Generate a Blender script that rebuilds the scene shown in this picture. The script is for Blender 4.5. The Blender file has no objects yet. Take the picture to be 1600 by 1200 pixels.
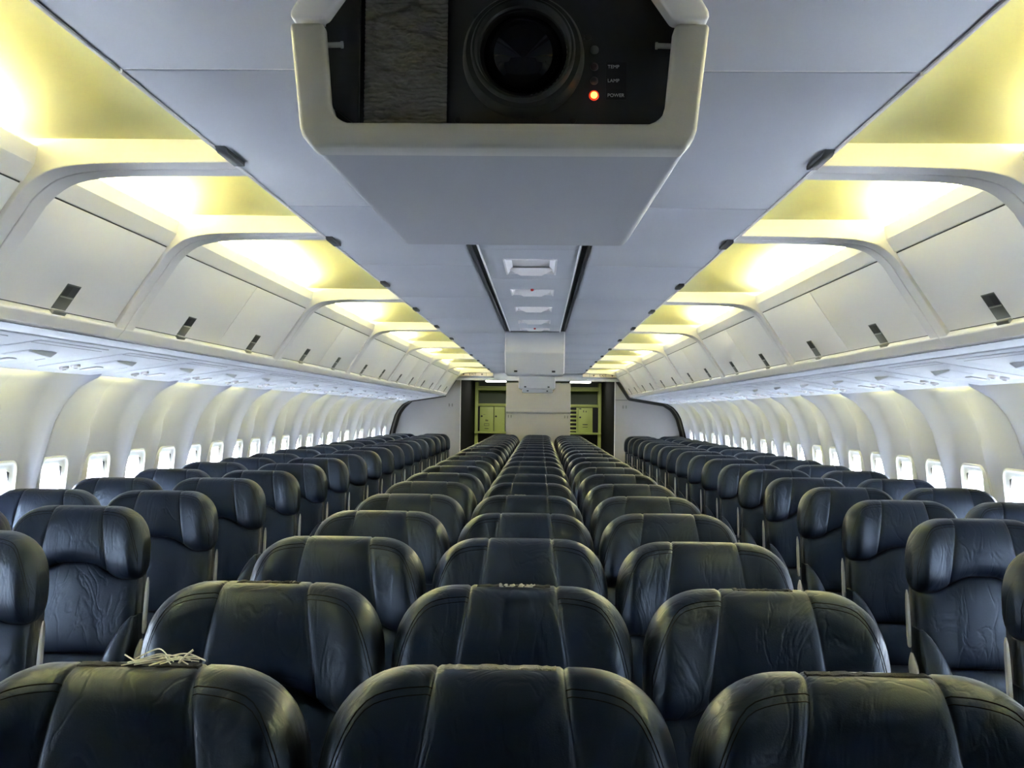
import bpy, bmesh, math, random
from mathutils import Vector, Matrix, Euler

random.seed(7)
S = bpy.context.scene
COL = S.collection
PI = math.pi

# ------------------------------------------------------------------ camera, world, exposure
CX, ZC = 0.05, 1.48            # the photographer stands a little right of the centre line
F_PX = 1700.0
cam_d = bpy.data.cameras.new('camera')
cam_d.sensor_width = 36.0
cam_d.lens = 36.0 * F_PX / 1600.0
cam_d.clip_start = 0.02
cam = bpy.data.objects.new('camera', cam_d)
COL.objects.link(cam)
_yaw, _pit, _rol = math.atan(45 / F_PX), math.atan(43 / F_PX), math.radians(0.7)
_f = Vector((-math.sin(_yaw) * math.cos(_pit), math.cos(_yaw) * math.cos(_pit), math.sin(_pit)))
_r0 = _f.cross(Vector((0, 0, 1))).normalized()
_u0 = _r0.cross(_f)
_r = _r0 * math.cos(_rol) + _u0 * math.sin(_rol)
_u = _u0 * math.cos(_rol) - _r0 * math.sin(_rol)
cam.matrix_world = Matrix(((_r.x, _u.x, -_f.x, CX), (_r.y, _u.y, -_f.y, 0.0), (_r.z, _u.z, -_f.z, ZC), (0, 0, 0, 1)))
S.camera = cam

W = bpy.data.worlds.new('World')
S.world = W
W.use_nodes = True
_bg = W.node_tree.nodes['Background']
_bg.inputs[0].default_value = (0.82, 0.90, 1.0, 1)
SKY_LO, SKY_HI = 18.0, 30.0     # the day outside is brightest ahead of the aircraft (towards -Y)
_wn = W.node_tree
_tc = _wn.nodes.new('ShaderNodeTexCoord')
_sp = _wn.nodes.new('ShaderNodeSeparateXYZ')
_mr = _wn.nodes.new('ShaderNodeMapRange')
_mr.interpolation_type = 'SMOOTHSTEP'
for _k, _v in (('From Min', 0.35), ('From Max', -0.85), ('To Min', SKY_LO), ('To Max', SKY_HI)):
    _mr.inputs[_k].default_value = _v
_wn.links.new(_tc.outputs['Generated'], _sp.inputs[0])
_wn.links.new(_sp.outputs['Y'], _mr.inputs['Value'])
_wn.links.new(_mr.outputs['Result'], _bg.inputs[1])
LAMP = 30.0                    # fluorescent tubes above the bins
WASH = 18.0                     # added unseen strips that yellow the sidewall tops
S.view_settings.view_transform = 'Standard'
S.view_settings.look = 'None'
S.view_settings.exposure = 2.2
S.view_settings.gamma = 1.0
S.view_settings.use_curve_mapping = False
S.cycles.diffuse_bounces = 6


# ------------------------------------------------------------------ materials
def mat(name, col, rough=0.5, spec=0.5, metal=0.0, bump=0.0, bscale=40.0, var=0.0, vscale=6.0, emit=None, estr=0.0, coat=0.0):
    m = bpy.data.materials.new(name)
    m.use_nodes = True
    nt = m.node_tree
    b = nt.nodes['Principled BSDF']
    b.inputs['Base Color'].default_value = (*col, 1)
    b.inputs['Roughness'].default_value = rough
    b.inputs['Specular IOR Level'].default_value = spec
    b.inputs['Metallic'].default_value = metal
    b.inputs['Coat Weight'].default_value = coat
    if emit:
        b.inputs['Emission Color'].default_value = (*emit, 1)
        b.inputs['Emission Strength'].default_value = estr
    tc = nt.nodes.new('ShaderNodeTexCoord')
    if var:
        n = nt.nodes.new('ShaderNodeTexNoise')
        n.inputs['Scale'].default_value = vscale
        n.inputs['Detail'].default_value = 4
        nt.links.new(tc.outputs['Object'], n.inputs['Vector'])
        mx = nt.nodes.new('ShaderNodeMix')
        mx.data_type = 'RGBA'
        mx.inputs['A'].default_value = (*[c * (1 - var) for c in col], 1)
        mx.inputs['B'].default_value = (*[min(1, c * (1 + var)) for c in col], 1)
        nt.links.new(n.outputs['Fac'], mx.inputs['Factor'])
        nt.links.new(mx.outputs['Result'], b.inputs['Base Color'])
    if bump:
        n2 = nt.nodes.new('ShaderNodeTexNoise')
        n2.inputs['Scale'].default_value = bscale
        n2.inputs['Detail'].default_value = 3
        nt.links.new(tc.outputs['Object'], n2.inputs['Vector'])
        bp = nt.nodes.new('ShaderNodeBump')
        bp.inputs['Strength'].default_value = bump
        bp.inputs['Distance'].default_value = 0.01
        nt.links.new(n2.outputs['Fac'], bp.inputs['Height'])
        nt.links.new(bp.outputs['Normal'], b.inputs['Normal'])
    return m


def leather(name, col, rough, wrinkle=0.35):
    m = mat(name, col, rough, 0.5)
    nt = m.node_tree
    b = nt.nodes['Principled BSDF']
    b.inputs['Specular IOR Level'].default_value = 0.34
    b.inputs['Specular Tint'].default_value = (0.68, 0.82, 1.0, 1)
    tc = nt.nodes.new('ShaderNodeTexCoord')
    oi = nt.nodes.new('ShaderNodeObjectInfo')
    sc = nt.nodes.new('ShaderNodeVectorMath')
    sc.operation = 'SCALE'
    sc.inputs[0].default_value = (13.7, 7.1, 9.3)
    nt.links.new(oi.outputs['Location'], sc.inputs[0])
    sc.inputs['Scale'].default_value = 3.17
    ad = nt.nodes.new('ShaderNodeVectorMath')
    ad.operation = 'ADD'
    nt.links.new(tc.outputs['Object'], ad.inputs[0])
    nt.links.new(sc.outputs['Vector'], ad.inputs[1])
    # long soft creases, stretched mostly up and down
    mp = nt.nodes.new('ShaderNodeMapping')
    mp.inputs['Scale'].default_value = (1.0, 1.0, 0.42)
    nt.links.new(ad.outputs['Vector'], mp.inputs['Vector'])
    n1 = nt.nodes.new('ShaderNodeTexNoise')
    n1.inputs['Scale'].default_value = 11.0
    n1.inputs['Detail'].default_value = 3
    n1.inputs['Distortion'].default_value = 1.2
    nt.links.new(mp.outputs['Vector'], n1.inputs['Vector'])
    ab = nt.nodes.new('ShaderNodeMath')
    ab.operation = 'SUBTRACT'
    nt.links.new(n1.outputs['Fac'], ab.inputs[0])
    ab.inputs[1].default_value = 0.5
    ab2 = nt.nodes.new('ShaderNodeMath')
    ab2.operation = 'ABSOLUTE'
    nt.links.new(ab.outputs[0], ab2.inputs[0])
    mr = nt.nodes.new('ShaderNodeMapRange')
    mr.inputs['From Max'].default_value = 0.07
    mr.interpolation_type = 'SMOOTHSTEP'
    nt.links.new(ab2.outputs[0], mr.inputs['Value'])
    n0 = nt.nodes.new('ShaderNodeTexNoise')
    n0.inputs['Scale'].default_value = 5.0
    n0.inputs['Detail'].default_value = 2
    nt.links.new(ad.outputs['Vector'], n0.inputs['Vector'])
    bp = nt.nodes.new('ShaderNodeBump')
    bp.inputs['Strength'].default_value = wrinkle
    bp.inputs['Distance'].default_value = 0.004
    nt.links.new(mr.outputs['Result'], bp.inputs['Height'])
    bp0 = nt.nodes.new('ShaderNodeBump')
    bp0.inputs['Strength'].default_value = 0.45
    bp0.inputs['Distance'].default_value = 0.012
    nt.links.new(n0.outputs['Fac'], bp0.inputs['Height'])
    nt.links.new(bp0.outputs['Normal'], bp.inputs['Normal'])
    v = nt.nodes.new('ShaderNodeTexVoronoi')
    v.inputs['Scale'].default_value = 420.0
    nt.links.new(tc.outputs['Object'], v.inputs['Vector'])
    bp2 = nt.nodes.new('ShaderNodeBump')
    bp2.inputs['Strength'].default_value = 0.10
    bp2.inputs['Distance'].default_value = 0.001
    nt.links.new(v.outputs['Distance'], bp2.inputs['Height'])
    nt.links.new(bp.outputs['Normal'], bp2.inputs['Normal'])
    nt.links.new(bp2.outputs['Normal'], b.inputs['Normal'])
    rr = nt.nodes.new('ShaderNodeMapRange')
    rr.inputs['To Min'].default_value = rough - 0.07
    rr.inputs['To Max'].default_value = rough + 0.10
    nt.links.new(n0.outputs['Fac'], rr.inputs['Value'])
    nt.links.new(rr.outputs['Result'], b.inputs['Roughness'])
    return m


M = {}
M['leather'] = leather('navy leather', (0.0044, 0.0068, 0.0145), 0.37, 0.17)
M['piping'] = mat('dark piping', (0.005, 0.005, 0.006), 0.8, spec=0.1)
M['shell'] = mat('seat shell grey', (0.02, 0.02, 0.021), 0.6, bump=0.05, bscale=300)
M['fabric'] = mat('seat lower fabric', (0.03, 0.03, 0.032), 0.85, bump=0.2, bscale=500)
M['arm'] = mat('armrest grey', (0.22, 0.22, 0.22), 0.5)
M['velcro_dark'] = mat('hook tape dark', (0.02, 0.02, 0.02), 0.9, bump=0.8, bscale=700)
M['velcro_pale'] = mat('hook tape pale', (0.34, 0.32, 0.28), 0.95, bump=1.0, bscale=500, var=0.5, vscale=120)
M['thread'] = mat('pale thread', (0.72, 0.68, 0.56), 0.9)
M['bin'] = mat('bin ivory plastic', (0.91, 0.885, 0.875), 0.42, var=0.015, vscale=3)
M['frame'] = mat('frame white plastic', (0.82, 0.795, 0.80), 0.40)
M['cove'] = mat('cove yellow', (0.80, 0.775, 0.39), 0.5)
M['ceil'] = mat('ceiling grey plastic', (0.465, 0.475, 0.525), 0.45, var=0.02, vscale=2)
M['psu'] = mat('service strip plastic', (0.58, 0.59, 0.64), 0.46, var=0.015)
M['wall'] = mat('sidewall plastic', (0.46, 0.475, 0.56), 0.30, var=0.012, vscale=4)
M['winframe'] = mat('window frame plastic', (0.80, 0.80, 0.79), 0.35)
M['gasket'] = mat('window gasket', (0.55, 0.55, 0.55), 0.6)
M['skin'] = mat('inner skin', (0.05, 0.05, 0.05), 0.7)
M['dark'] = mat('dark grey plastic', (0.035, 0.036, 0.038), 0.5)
M['black'] = mat('black', (0.008, 0.008, 0.009), 0.5)
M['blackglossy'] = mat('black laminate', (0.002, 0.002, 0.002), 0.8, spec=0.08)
M['latch'] = mat('latch grey', (0.12, 0.12, 0.11), 0.4)
M['metal'] = mat('bare metal', (0.55, 0.54, 0.50), 0.32, metal=1.0)
M['railgrey'] = mat('track metal', (0.16, 0.165, 0.18), 0.4, metal=0.6)
M['carpet'] = mat('carpet', (0.022, 0.024, 0.032), 0.95, bump=0.6, bscale=500, var=0.4, vscale=200)
M['bezel'] = mat('projector bezel', (0.44, 0.428, 0.395), 0.45, bump=0.03, bscale=200)
M['proj'] = mat('projector housing', (0.375, 0.375, 0.405), 0.5)
M['monitor'] = mat('monitor housing', (0.42, 0.425, 0.45), 0.5)
M['face'] = mat('projector face plate', (0.021, 0.022, 0.025), 0.6)
M['rope'] = mat('woven grille', (0.15, 0.145, 0.125), 0.75, var=0.12, vscale=60)
M['lensring'] = mat('lens barrel', (0.012, 0.0135, 0.013), 0.5)
M['print'] = mat('printed white', (0.62, 0.62, 0.62), 0.7)
M['led_on'] = mat('power lamp', (0.9, 0.3, 0.05), 0.3, emit=(1.0, 0.42, 0.06), estr=1.0)
M['led_ring'] = mat('power lamp ring', (0.5, 0.03, 0.01), 0.3, emit=(1.0, 0.05, 0.01), estr=0.12)
M['led_red'] = mat('temp lamp', (0.10, 0.055, 0.05), 0.35)
M['led_off'] = mat('lamp lamp', (0.10, 0.10, 0.105), 0.35)
M['redlamp'] = mat('red call lamp', (0.6, 0.03, 0.03), 0.4)
M['part'] = mat('partition laminate', (0.25, 0.24, 0.245), 0.5, var=0.02)
M['galley'] = mat('galley green', (0.60, 0.68, 0.20), 0.45, var=0.06)
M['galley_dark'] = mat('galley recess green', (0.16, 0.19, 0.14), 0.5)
M['sign'] = mat('sign plate', (0.86, 0.76, 0.62), 0.5)
M['signink'] = mat('sign lettering', (0.10, 0.06, 0.05), 0.6)
M['tube'] = mat('fluorescent tube', (1, 1, 0.9), 0.5, emit=(1.0, 0.975, 0.93), estr=LAMP)
M['wash'] = mat('added wash glow', (1, 1, 0.8), 0.5, emit=(1.0, 0.95, 0.36), estr=WASH)
M['galleylamp'] = mat('galley lamp', (1, 1, 1), 0.5, emit=(1.0, 1.0, 0.9), estr=4.0)


def glass_mat(name, gloss=0.06, col=(1, 1, 1)):
    m = bpy.data.materials.new(name)
    m.use_nodes = True
    nt = m.node_tree
    nt.nodes.clear()
    o = nt.nodes.new('ShaderNodeOutputMaterial')
    t = nt.nodes.new('ShaderNodeBsdfTransparent')
    t.inputs[0].default_value = (*col, 1)
    g = nt.nodes.new('ShaderNodeBsdfGlossy')
    g.inputs['Roughness'].default_value = 0.03
    mx = nt.nodes.new('ShaderNodeMixShader')
    mx.inputs[0].default_value = gloss
    nt.links.new(t.outputs[0], mx.inputs[1])
    nt.links.new(g.outputs[0], mx.inputs[2])
    nt.links.new(mx.outputs[0], o.inputs[0])
    return m


M['pane'] = glass_mat('window pane', 0.05, (0.97, 0.98, 0.98))
_nt = M['pane'].node_tree
_tl = _nt.nodes.new('ShaderNodeBsdfTranslucent')
_tl.inputs[0].default_value = (0.9, 0.93, 0.97, 1)
_m2 = _nt.nodes.new('ShaderNodeMixShader')
_m2.inputs[0].default_value = 0.75
_out = _nt.nodes['Material Output']
_src = _out.inputs[0].links[0].from_socket
_nt.links.new(_src, _m2.inputs[1])
_nt.links.new(_tl.outputs[0], _m2.inputs[2])
_nt.links.new(_m2.outputs[0], _out.inputs[0])
M['lens'] = mat('lens glass', (0.006, 0.006, 0.009), 0.04, spec=0.35)


# ------------------------------------------------------------------ mesh helpers
class MB:
    def __init__(self):
        self.v, self.f = [], []

    def add(self, vs, fs):
        n = len(self.v)
        self.v += [tuple(p) for p in vs]
        self.f += [tuple(i + n for i in q) for q in fs]
        return self

    def box(self, x0, x1, y0, y1, z0, z1):
        x0, x1 = min(x0, x1), max(x0, x1)
        vs = [(x, y, z) for x in (x0, x1) for y in (y0, y1) for z in (z0, z1)]
        return self.add(vs, [(0, 1, 3, 2), (4, 6, 7, 5), (0, 4, 5, 1), (2, 3, 7, 6), (0, 2, 6, 4), (1, 5, 7, 3)])

    def prism_y(self, prof, y0, y1):
        n = len(prof)
        vs = [(x, y0, z) for x, z in prof] + [(x, y1, z) for x, z in prof]
        fs = [tuple(range(n)), tuple(range(2 * n - 1, n - 1, -1))]
        fs += [(i, (i + 1) % n, n + (i + 1) % n, n + i) for i in range(n)]
        return self.add(vs, fs)

    def prism_x(self, prof, x0, x1):
        n = len(prof)
        vs = [(x0, y, z) for y, z in prof] + [(x1, y, z) for y, z in prof]
        fs = [tuple(range(n)), tuple(range(2 * n - 1, n - 1, -1))]
        fs += [(i, (i + 1) % n, n + (i + 1) % n, n + i) for i in range(n)]
        return self.add(vs, fs)

    def loft(self, loops, closed=True, cap0=True, cap1=True):
        n = len(loops[0])
        vs = [p for l in loops for p in l]
        fs = []
        for a in range(len(loops) - 1):
            for i in range(n if closed else n - 1):
                j = (i + 1) % n
                fs.append((a * n + i, a * n + j, (a + 1) * n + j, (a + 1) * n + i))
        if cap0:
            fs.append(tuple(range(n - 1, -1, -1)))
        if cap1:
            k = (len(loops) - 1) * n
            fs.append(tuple(k + i for i in range(n)))
        return self.add(vs, fs)

    def grid(self, fn, nu, nv, skip=None):
        vs = [fn(i, j) for i in range(nu) for j in range(nv)]
        fs = []
        for i in range(nu - 1):
            for j in range(nv - 1):
                if skip and skip(i, j):
                    continue
                fs.append((i * nv + j, i * nv + j + 1, (i + 1) * nv + j + 1, (i + 1) * nv + j))
        return self.add(vs, fs)

    def tube(self, pts, r, n=8):
        pts = [Vector(p) for p in pts]
        loops = []
        up = None
        for i, p in enumerate(pts):
            d = (pts[min(i + 1, len(pts) - 1)] - pts[max(i - 1, 0)])
            if d.length < 1e-9:
                d = Vector((0, 0, 1))
            d.normalize()
            if up is None:
                up = Vector((0, 0, 1)) if abs(d.z) < 0.9 else Vector((1, 0, 0))
            a = d.cross(up).normalized()
            b = a.cross(d).normalized()
            up = b
            loops.append([tuple(p + a * (r * math.cos(2 * PI * k / n)) + b * (r * math.sin(2 * PI * k / n))) for k in range(n)])
        return self.loft(loops)

    def lathe_y(self, prof, cx, cz, n=48):
        """prof: list of (radius, y)"""
        loops = [[(cx + r * math.cos(2 * PI * k / n), y, cz + r * math.sin(2 * PI * k / n)) for k in range(n)] for r, y in prof]
        return self.loft(loops, True, prof[0][0] > 1e-4, prof[-1][0] > 1e-4)

    def lathe_z(self, prof, cx, cy, n=20):
        loops = [[(cx + r * math.cos(2 * PI * k / n), cy + r * math.sin(2 * PI * k / n), z) for k in range(n)] for r, z in prof]
        return self.loft(loops)

    def xf(self, fn):
        self.v = [tuple(fn(*p)) for p in self.v]
        return self

    def build(self, name, m, parent=None, bevel=0.0, seg=2, angle=38, smooth=True, loc=None, flip=True):
        me = bpy.data.meshes.new(name)
        me.from_pydata(self.v, [], self.f)
        bm = bmesh.new()
        bm.from_mesh(me)
        bmesh.ops.remove_doubles(bm, verts=bm.verts, dist=1e-6)
        if flip:
            bmesh.ops.recalc_face_normals(bm, faces=bm.faces)
        if bevel:
            ed = [e for e in bm.edges if len(e.link_faces) == 2 and e.calc_face_angle(0) > math.radians(30)]
            bmesh.ops.bevel(bm, geom=ed, offset=bevel, segments=seg, profile=0.5, affect='EDGES', clamp_overlap=True)
        bm.to_mesh(me)
        bm.free()
        me.materials.append(m)
        if smooth:
            for p in me.polygons:
                p.use_smooth = True
            me.set_sharp_from_angle(angle=math.radians(angle))
        o = bpy.data.objects.new(name, me)
        COL.objects.link(o)
        if parent:
            o.parent = parent
        if loc:
            o.location = loc
        return o


def tag(o, label=None, cat=None, group=None, kind=None):
    if label:
        o['label'] = label
    if cat:
        o['category'] = cat
    if group:
        o['group'] = group
    if kind:
        o['kind'] = kind
    return o


def thing(name, loc, label, cat, group=None):
    o = bpy.data.objects.new(name, None)
    o.empty_display_size = 0.1
    COL.objects.link(o)
    o.location = loc
    return tag(o, label, cat, group)


def struct(o, label=None):
    o['kind'] = 'structure'
    if label:
        o['label'] = label
    return o
    return o


def copy_tree(o, parent=None):
    c = o.copy()
    COL.objects.link(c)
    if parent:
        c.parent = parent
    for ch in KIDS(o):
        copy_tree(ch, c)
    return c


def KIDS(o):
    return list(o.children)


def text(name, body, size, m, parent, loc, rot, align='CENTER', extrude=0.0003):
    cu = bpy.data.curves.new(name, 'FONT')
    cu.body = body
    cu.size = size
    cu.align_x = align
    cu.align_y = 'CENTER'
    cu.extrude = extrude
    cu.materials.append(m)
    tmp = bpy.data.objects.new(name, cu)
    COL.objects.link(tmp)
    dg = bpy.context.evaluated_depsgraph_get()
    me = bpy.data.meshes.new_from_object(tmp.evaluated_get(dg))
    bpy.data.objects.remove(tmp)
    me.name = name
    o = bpy.data.objects.new(name, me)
    COL.objects.link(o)
    o.parent = parent
    o.location = loc
    o.rotation_euler = rot
    return o


def sm(a, b, x):
    t = max(0.0, min(1.0, (x - a) / (b - a)))
    return t * t * (3 - 2 * t)


ORD = ['first', 'second', 'third', 'fourth', 'fifth', 'sixth', 'seventh', 'eighth', 'ninth', 'tenth', 'eleventh', 'twelfth', 'thirteenth',
       'fourteenth', 'fifteenth', 'sixteenth', 'seventeenth', 'eighteenth', 'nineteenth', 'twentieth', 'twenty-first', 'twenty-second', 'twenty-third', 'twenty-fourth', 'twenty-fifth']
SIDE = {-1: 'left', 1: 'right'}
Y_FRONT, Y_BULK, Y_AFT = -1.77, 17.86, 23.0

# ------------------------------------------------------------------ shell of the cabin
struct(MB().box(-2.6, 2.6, Y_FRONT, Y_AFT, -0.08, 0.0).build('floor', M['carpet'], smooth=False))
struct(MB().box(-2.6, 2.6, Y_FRONT - 0.1, Y_FRONT, 0, 2.7).build('wall_front', M['dark'], smooth=False))
struct(MB().box(-2.6, 2.6, Y_AFT, Y_AFT + 0.1, 0, 2.7).build('wall_back', M['black'], smooth=False))
# crown of the fuselage over the ceiling (keeps the sky out)
crown = [(2.60, 1.62), (2.56, 1.95), (2.2, 2.35), (1.6, 2.6), (0, 2.7), (-1.6, 2.6), (-2.2, 2.35), (-2.56, 1.95), (-2.60, 1.62)]
outer = [(x * 1.02, z + 0.04) for x, z in reversed(crown)]
struct(MB().prism_y(crown + outer, Y_FRONT - 0.1, Y_AFT + 0.1).build('ceiling_crown', M['dark'], smooth=False))

# side walls: scalloped panels, two windows to a panel
WY0, WP = 5.50, 0.559          # a window centre, window pitch
RIDGE = [(0.23, 2.03), (0.18, 2.06), (0.14, 2.095), (0.097, 2.18), (0.011, 2.257), (-0.082, 2.306), (-0.21, 2.343), (-0.374, 2.387), (-0.6, 2.412), (-0.8, 2.412), (-1.1, 2.40), (-1.48, 2.36)]


def lerp_tab(tab, z):
    if z >= tab[0][0]:
        return tab[0][1]
    for (z1, x1), (z0, x0) in zip(tab, tab[1:]):
        if z >= z0:
            t = (z - z0) / (z1 - z0)
            return x0 + (x1 - x0) * t
    return tab[-1][1]


SCOOP = [(0.23, 0.17), (0.14, 0.14), (0.097, 0.105), (0.011, 0.080), (-0.082, 0.078), (-0.21, 0.072), (-0.6, 0.068), (-0.9, 0.025), (-1.48, 0.0)]


def wall_x(y, z):
    """z relative to the camera height"""
    d = ((y - (WY0 - WP / 2) + 50 * 2 * WP) % (2 * WP))       # distance along the two-window panel from its joint
    e = min(d, 2 * WP - d)
    mid = abs(d - WP)
    up = sm(-0.20, 0.12, z)
    if e < mid:                                               # panel joint: a full cusped rib
        base, q = 0.0, max(0.0, e - 0.007) / (0.120 + 0.06 * up)
    else:                                                     # mid-panel rib, fading out towards the top
        base, q = 0.48 + 0.50 * up, mid / 0.115
    q = min(1.0, q)
    dep = base + (1 - base) * (1 - (1 - q) ** 2.2)
    return lerp_tab(RIDGE, z) + lerp_tab(SCOOP, z) * dep


zr = [0.23, 0.20, 0.17, 0.14, 0.115, 0.09, 0.06, 0.03, 0.0, -0.04, -0.08, -0.12, -0.16, -0.20, -0.24, -0.275, -0.34, -0.40, -0.47, -0.53, -0.60, -0.665, -0.72, -0.80, -0.95, -1.1, -1.3, -1.48]
HZ0, HZ1, HW = -0.275, -0.665, 0.145
offs = [-0.2795, -0.2725, -0.257, -0.225, -0.205, -0.185, -0.165, -0.145, -0.10, -0.05, 0.0, 0.05, 0.10, 0.145, 0.165, 0.185, 0.205, 0.225, 0.257, 0.2725]
n0, n1 = -15, 31
NWIN0 = -9
win_n = list(range(n0, n1))
ys = [WY0 + WP * n + o for n in win_n for o in offs]
has_win = lambda n: NWIN0 <= n <= 21


def rrect(hw, hh, r, n=6):
    pts = []
    for cx, cz, a0 in ((hw - r, hh - r, 0), (-hw + r, hh - r, 90), (-hw + r, -hh + r, 180), (hw - r, -hh + r, 270)):
        for k in range(n + 1):
            a = math.radians(a0 + 90 * k / n)
            pts.append((cx + r * math.cos(a), cz + r * math.sin(a)))
    return pts


for sx in (-1, 1):
    def wfn(i, j):
        return (sx * wall_x(ys[i], zr[j]), ys[i], ZC + zr[j])

    jz0, jz1 = zr.index(HZ0), zr.index(HZ1)

    def wskip(i, j):
        n = win_n[min(i // len(offs), len(win_n) - 1)]
        o = offs[i % len(offs)]
        return has_win(n) and -HW - 1e-6 <= o < HW - 1e-6 and jz0 <= j < jz1

    w = MB().grid(wfn, len(ys), len(zr), wskip)
    # outer skin with the window apertures
    wo = w.build('wall_' + SIDE[sx], M['wall'], angle=60)
    struct(wo)
    sk = MB()
    zs = [0.35, -0.30, -0.64, -1.52]
    so = [-0.2795, -0.115, 0.115]
    yy = [WY0 + WP * n + o for n in win_n for o in so]

    def sfn(i, j):
        return (sx * 2.545, yy[i], ZC + zs[j])

    def sskip(i, j):
        return has_win(win_n[min(i // 3, len(win_n) - 1)]) and i % 3 == 1 and j == 1
    struct(sk.grid(sfn, len(yy), 4, sskip).build('wall_' + SIDE[sx] + '_skin', M['skin'], smooth=False))

# windows
wc = -0.47
wtilt = math.atan2(wall_x(WY0, HZ1) - wall_x(WY0, HZ0), HZ0 - HZ1)
win_proto = {}
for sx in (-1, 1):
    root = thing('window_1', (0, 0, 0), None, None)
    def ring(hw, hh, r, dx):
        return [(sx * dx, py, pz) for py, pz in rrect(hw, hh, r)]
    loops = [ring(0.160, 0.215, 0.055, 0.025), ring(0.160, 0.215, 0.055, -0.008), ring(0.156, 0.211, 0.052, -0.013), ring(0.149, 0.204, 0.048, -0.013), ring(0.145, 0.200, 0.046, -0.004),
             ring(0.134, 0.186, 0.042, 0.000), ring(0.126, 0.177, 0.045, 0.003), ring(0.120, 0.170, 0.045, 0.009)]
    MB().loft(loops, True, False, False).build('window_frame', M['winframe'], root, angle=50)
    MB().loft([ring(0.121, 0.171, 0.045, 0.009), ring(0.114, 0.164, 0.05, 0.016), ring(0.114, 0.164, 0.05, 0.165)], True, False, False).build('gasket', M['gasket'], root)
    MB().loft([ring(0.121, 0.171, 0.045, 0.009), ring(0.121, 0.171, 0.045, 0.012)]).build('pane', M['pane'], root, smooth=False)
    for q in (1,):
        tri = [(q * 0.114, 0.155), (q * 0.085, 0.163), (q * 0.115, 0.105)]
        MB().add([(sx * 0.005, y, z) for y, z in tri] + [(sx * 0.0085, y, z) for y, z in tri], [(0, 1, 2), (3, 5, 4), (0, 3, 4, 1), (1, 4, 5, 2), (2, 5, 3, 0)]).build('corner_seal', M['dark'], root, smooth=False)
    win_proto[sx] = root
used = set()
k = 0
for n in win_n:
    if not has_win(n):
        continue
    for sx in (-1, 1):
        k += 1
        y = WY0 + WP * n
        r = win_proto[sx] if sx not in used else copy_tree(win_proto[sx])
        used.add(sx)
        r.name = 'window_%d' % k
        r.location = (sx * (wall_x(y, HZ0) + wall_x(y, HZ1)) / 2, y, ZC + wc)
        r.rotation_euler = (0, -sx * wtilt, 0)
        struct(r)
        # sky portal just outside the aperture, so daylight is sampled well
        ld = bpy.data.lights.new('sky_portal', 'AREA')
        ld.shape = 'RECTANGLE'
        ld.size, ld.size_y = 0.26, 0.36
        ld.cycles.is_portal = True
        lo = bpy.data.objects.new('sky_portal', ld)
        COL.objects.link(lo)
        lo.location = (sx * 2.67, y, ZC + wc)
        lo.rotation_euler = (0, sx * PI / 2, 0)

# ------------------------------------------------------------------ ceiling: two rows of grey panels, tracks between
PH = 0.63                       # ceiling height above the camera
edges = [2.0 + 1.35 * i for i in range(-3, 13)]
clip_n = {-1: 0, 1: 0}
for a, b in zip(edges, edges[1:]):
    y0, y1 = a + 0.005, min(b, 17.79) - 0.005
    for sx in (-1, 1):
        xi = 0.238 if a < 8.3 else 0.0
        p = MB().box(sx * xi, sx * 0.745, y0, y1, ZC + PH, ZC + PH + 0.02).build('ceiling', M['ceil'], bevel=0.004)
        struct(p)
        MB().box(sx * 0.741, sx * 0.749, y0, y1, ZC + PH - 0.004, ZC + PH + 0.02).build('edge_trim', M['frame'], p, bevel=0.001)
        MB().box(sx * xi, sx * 0.74, y1 - 0.001, y1 + 0.011, ZC + PH + 0.003, ZC + PH + 0.01).build('seam_strip', M['frame'], p, smooth=False)
        ym = (a + b) / 2
        if ym < 17.5:
            c = MB().prism_x([(ym - 0.095, ZC + PH), (ym - 0.06, ZC + PH - 0.010), (ym + 0.085, ZC + PH - 0.010), (ym + 0.085, ZC + PH + 0.004), (ym - 0.095, ZC + PH + 0.004)], sx * 0.716, sx * 0.744)
            c.build('edge_clip', M['dark'], p, bevel=0.002)
# the two dark tracks
t = 0
for sx in (-1, 1):
    t += 1
    g = MB().box(sx * 0.193, sx * 0.238, Y_FRONT, 8.5, ZC + PH + 0.018, ZC + PH + 0.03).build('trim_%d' % t, M['black'], smooth=False)
    struct(g)
    MB().box(sx * 0.2365, sx * 0.2385, Y_FRONT, 8.5, ZC + PH - 0.004, ZC + PH + 0.02).build('rail', M['railgrey'], g)
    MB().box(sx * 0.226, sx * 0.232, Y_FRONT, 8.5, ZC + PH + 0.002, ZC + PH + 0.02).build('rail', M['railgrey'], g)
    MB().box(sx * 0.192, sx * 0.198, Y_FRONT, 8.5, ZC + PH - 0.008, ZC + PH + 0.02).build('rail', M['frame'], g)

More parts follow.
